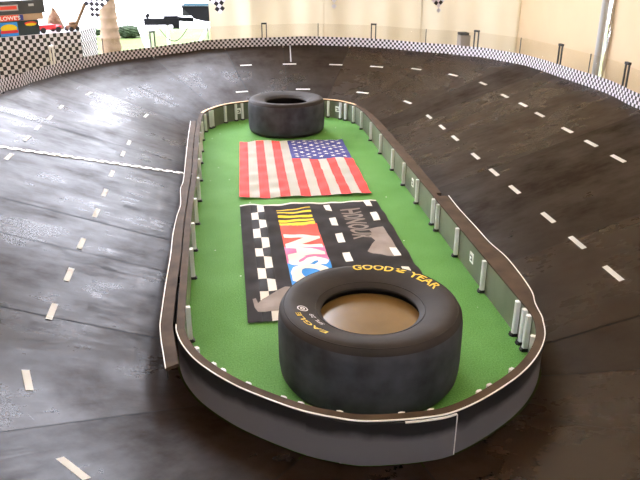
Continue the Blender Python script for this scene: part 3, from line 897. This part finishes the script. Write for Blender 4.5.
# palm trunk
tr = empty('palm_tree', (-2.06, 10.5, -.03), 'thick banded palm trunk standing outside beyond the fence', 'tree')
bm = bmesh.new(); prof = [(.16, 0)]
z = 0
while z < 5.0:
    b = .095 + .055 * math.exp(-z * 1.0)
    prof += [(b + .014, z + .015), (b + .012, z + .03), (b - .006, z + .12)]
    z += .14
prof += [(.001, z)]
add_lathe(bm, [(.001, 0)] + prof, 28, closed=False)
for v in bm.verts: v.co.x += .012 * v.co.z
obj('trunk', bm, M_trunk, tr, smooth=True)
for k in range(14):
    a = k * 2.4; bm = bmesh.new(); pts = []
    for s in range(9):
        f = s / 8; r = 1.6 * f; zf = 5.0 + .9 * math.sin(f * 2.6) - .9 * f * f
        pts.append((Vector((math.cos(a) * r - .09, math.sin(a) * r, zf)), .16 * math.sin(math.pi * min(1, f * .9 + .06))))
    side = Vector((-math.sin(a), math.cos(a), 0))
    add_sweep(bm, [[p - side * w_ - Vector((0, 0, w_ * .5)), p + Vector((0, 0, .01)), p + side * w_ - Vector((0, 0, w_ * .5)), p - Vector((0, 0, .012))] for p, w_ in pts])
    obj('frond', bm, M_hedge, tr)

# pennants: checkered, hung from a cord along the back wall
pn = empty('pennant_string', (0, 8.95, 1.6), 'string of checkered pennants hanging along the cream tent wall', 'bunting')
def pennant(px, py, ztip, hgt, wid, tilt, dark, cell=.046):
    bm = bmesh.new(); n = int(hgt / cell) + 1
    # triangle grid of checks, tip down
    c0 = []
    ca, sa = math.cos(tilt), math.sin(tilt)
    rows = n; 
    for r in range(rows):
        for c in range(-rows, rows):
            # check squares turned 45 degrees so their corners point down
            cx = c * cell + (cell / 2 if r % 2 else 0); cz = r * cell / 2 + cell / 2
            if abs(cx) > wid / 2 * (cz / hgt) or cz > hgt: continue
            vs = []
            for dx, dz in ((0, -cell / 2), (cell / 2, 0), (0, cell / 2), (-cell / 2, 0)):
                x, z = cx + dx, cz + dz
                vs.append(bm.verts.new((x * ca - z * sa, .004 * math.sin(20 * x), x * sa + z * ca)))
            f = bm.faces.new(vs); f.material_index = (r + 0) % 2
    bmesh.ops.solidify(bm, geom=bm.faces[:], thickness=.002)
    obj('pennant', bm, [M_chk_w, dark], pn, loc=local((px, py, ztip), pn), smooth=False)
M_maroon = mat('dark_red_brown', (.10, .03, .025), .6)
pennant(-1.90, 8.9, .795, .74, .95, -.08, M_chk_b, .062)
pennant(-.36, 8.98, .845, .72, .80, .12, M_chk_b, .066)
pennant(1.085, 9.0, .895, .68, .52, 0, M_maroon, .07)
pennant(2.46, 8.99, .84, .74, .60, .1, M_chk_b, .062)
pennant(-3.2, 8.7, .86, .7, .6, .1, M_chk_b, .062)
bm = bmesh.new()
pts = [(-3.9, 8.6, 1.72), (-3.2, 8.7, 1.58), (-1.95, 8.9, 1.56), (-.42, 8.98, 1.55), (1.085, 9.0, 1.57), (2.4, 8.99, 1.58), (3.55, 8.95, 1.75)]
for a, b in zip(pts, pts[1:]): add_rod(bm, local(a, pn), local(b, pn), .006, seg=6)
obj('cord', bm, M_canvas, pn)

# grey box behind the fence
bm = bmesh.new(); add_box(bm, (0, 0, .30), (.135, .16, .60)); bmesh.ops.translate(bm, verts=bm.verts, vec=(0, 0, 0))
gb = empty('grey_bin', (2.79, 8.88, -.03), 'upright grey box standing behind the far right of the fence', 'box')
obj('body', bm, mat('grey_bin_plastic', (.33, .30, .29), .6), gb, bevel=.008)
bm = bmesh.new(); add_box(bm, (-.012, 0, .617), (.115, .15, .032)); obj('lid', bm, M_darkgrey, gb, bevel=.006)

# trailer beyond the opening
tl = empty('trailer', (-.2, 11.7, -.03), 'white topped trailer with dark underside parked on the lawn outside', 'trailer')
bm = bmesh.new(); add_box(bm, (.9, .4, 1.66), (3.4, 1.9, 1.7)); obj('body', bm, M_canvas, tl, bevel=.03)
bm = bmesh.new(); add_box(bm, (.9, -.56, 1.0), (3.3, .012, .09)); obj('stripe', bm, mat('stripe_magenta', (.12, .02, .09), .6), tl, label='magenta stripe')
bm = bmesh.new(); add_box(bm, (.9, -.555, .85), (3.42, .02, .03)); obj('sill', bm, mat('sill_blue', (.03, .10, .16), .6), tl, label='thin blue sill')
bm = bmesh.new()
add_sweep(bm, [[(-.86, yy, .83), (2.6, yy, .83), (2.6, yy, .60), (-.50, yy, .60), (-.66, yy, .64)] for yy in (-.55, 1.3)])
obj('underside', bm, M_out_dark, tl)
for sx in (.75, 1.55):
    bm = bmesh.new(); add_rod(bm, (sx, -.52, .3), (sx, -.30, .3), .30, seg=32); obj('wheel', bm, M_black, tl, smooth=True)
bm = bmesh.new()
add_box(bm, (-1.20, -.25, .58), (.55, .16, .10)); add_box(bm, (-1.05, -.25, .64), (.22, .12, .05)); add_rod(bm, (-1.44, -.25, .64), (-1.40, -.25, .70), .03)
obj('drawbar', bm, M_out_dark, tl)
bm = bmesh.new(); add_rod(bm, (-.95, -.25, .62), (-.70, -.25, .60), .035); add_box(bm, (-.98, -.25, .54), (.10, .10, .14)); obj('coupling', bm, M_out_dark, tl)
bm = bmesh.new(); add_box(bm, (-.79, -.30, .74), (.13, .22, .14)); obj('front_box', bm, M_out_mid, tl, bevel=.015)
bm = bmesh.new(); add_box(bm, (-.80, -.30, .82), (.17, .24, .02)); obj('front_box_lid', bm, mat('blue_grey_lid', (.02, .03, .045), .5), tl)
bm = bmesh.new(); prev = None
for k in range(13):
    f = k / 12; p = (-1.30 + .55 * f, -.30, .56 - .28 * math.sin(math.pi * f))
    if prev: add_rod(bm, prev, p, .006, seg=6)
    prev = p
obj('safety_chain', bm, M_out_dark, tl)
bm = bmesh.new(); add_rod(bm, (-1.12, -.25, 0), (-1.12, -.25, .60), .025); add_rod(bm, (-1.12, -.25, 0), (-1.12, -.25, .02), .08); obj('jack', bm, M_canvas, tl)

# pale guy poles outside
bm = bmesh.new(); add_rod(bm, (-1.42, 10.4, -.03), (-1.95, 10.9, 1.6), .05, seg=14)
tag(obj('guy_pole', bm, M_canvas, smooth=True), 'thick white pole leaning left, outside between palm trunk and trailer', 'pole', 'leaning guy poles')
bm = bmesh.new(); add_rod(bm, (-.96, 11.0, -.03), (-.62, 11.05, .56), .028, seg=14)
tag(obj('guy_pole', bm, M_canvas, smooth=True), 'thin pale pole leaning right, below the dark underside of the trailer', 'pole', 'leaning guy poles')
# low dark hedge far out
for k, (x0, x1) in enumerate(((-4.3, -3.05), (-2.75, -2.2))):
    bm = bmesh.new(); r = bmesh.ops.create_icosphere(bm, subdivisions=4, radius=1)
    for v in bm.verts:
        nse = 1 + .10 * math.sin(9 * v.co.x + 5 * v.co.y) + .08 * math.sin(17 * v.co.z + 11 * v.co.x)
        v.co = Vector((v.co.x * (x1 - x0) / 2 * nse, v.co.y * .25 * nse, max(0, .12 + v.co.z * .12 * nse)))
    tag(obj('hedge', bm, M_hedge, loc=((x0 + x1) / 2, 14.6, -.03)), ('low dark hedge on the lawn left of the palm trunk' if k == 0 else 'low dark hedge on the lawn right of the palm trunk'), 'hedge', 'low hedges outside')

# ------------------------------------------------------------------ light
w = bpy.data.worlds.new('World'); sc.world = w; w.use_nodes = True
bg = w.node_tree.nodes['Background']
bg.inputs['Color'].default_value = (.84, .87, 1.0, 1); bg.inputs['Strength'].default_value = 14.0

# ------------------------------------------------------------------ camera
cam = bpy.data.cameras.new('Camera'); co = bpy.data.objects.new('Camera', cam); C.objects.link(co)
co.location = (0, 0, 1.5378); co.rotation_euler = (math.pi / 2 - .4034, 0, -.1001)
cam.sensor_width = 36; cam.lens = 668.68 / 640 * 36; cam.clip_start = .01; cam.clip_end = 300
sc.camera = co
sc.view_settings.view_transform = 'Standard'; sc.view_settings.look = 'None'
sc.view_settings.exposure = .32; sc.view_settings.gamma = 1; sc.view_settings.use_curve_mapping = False
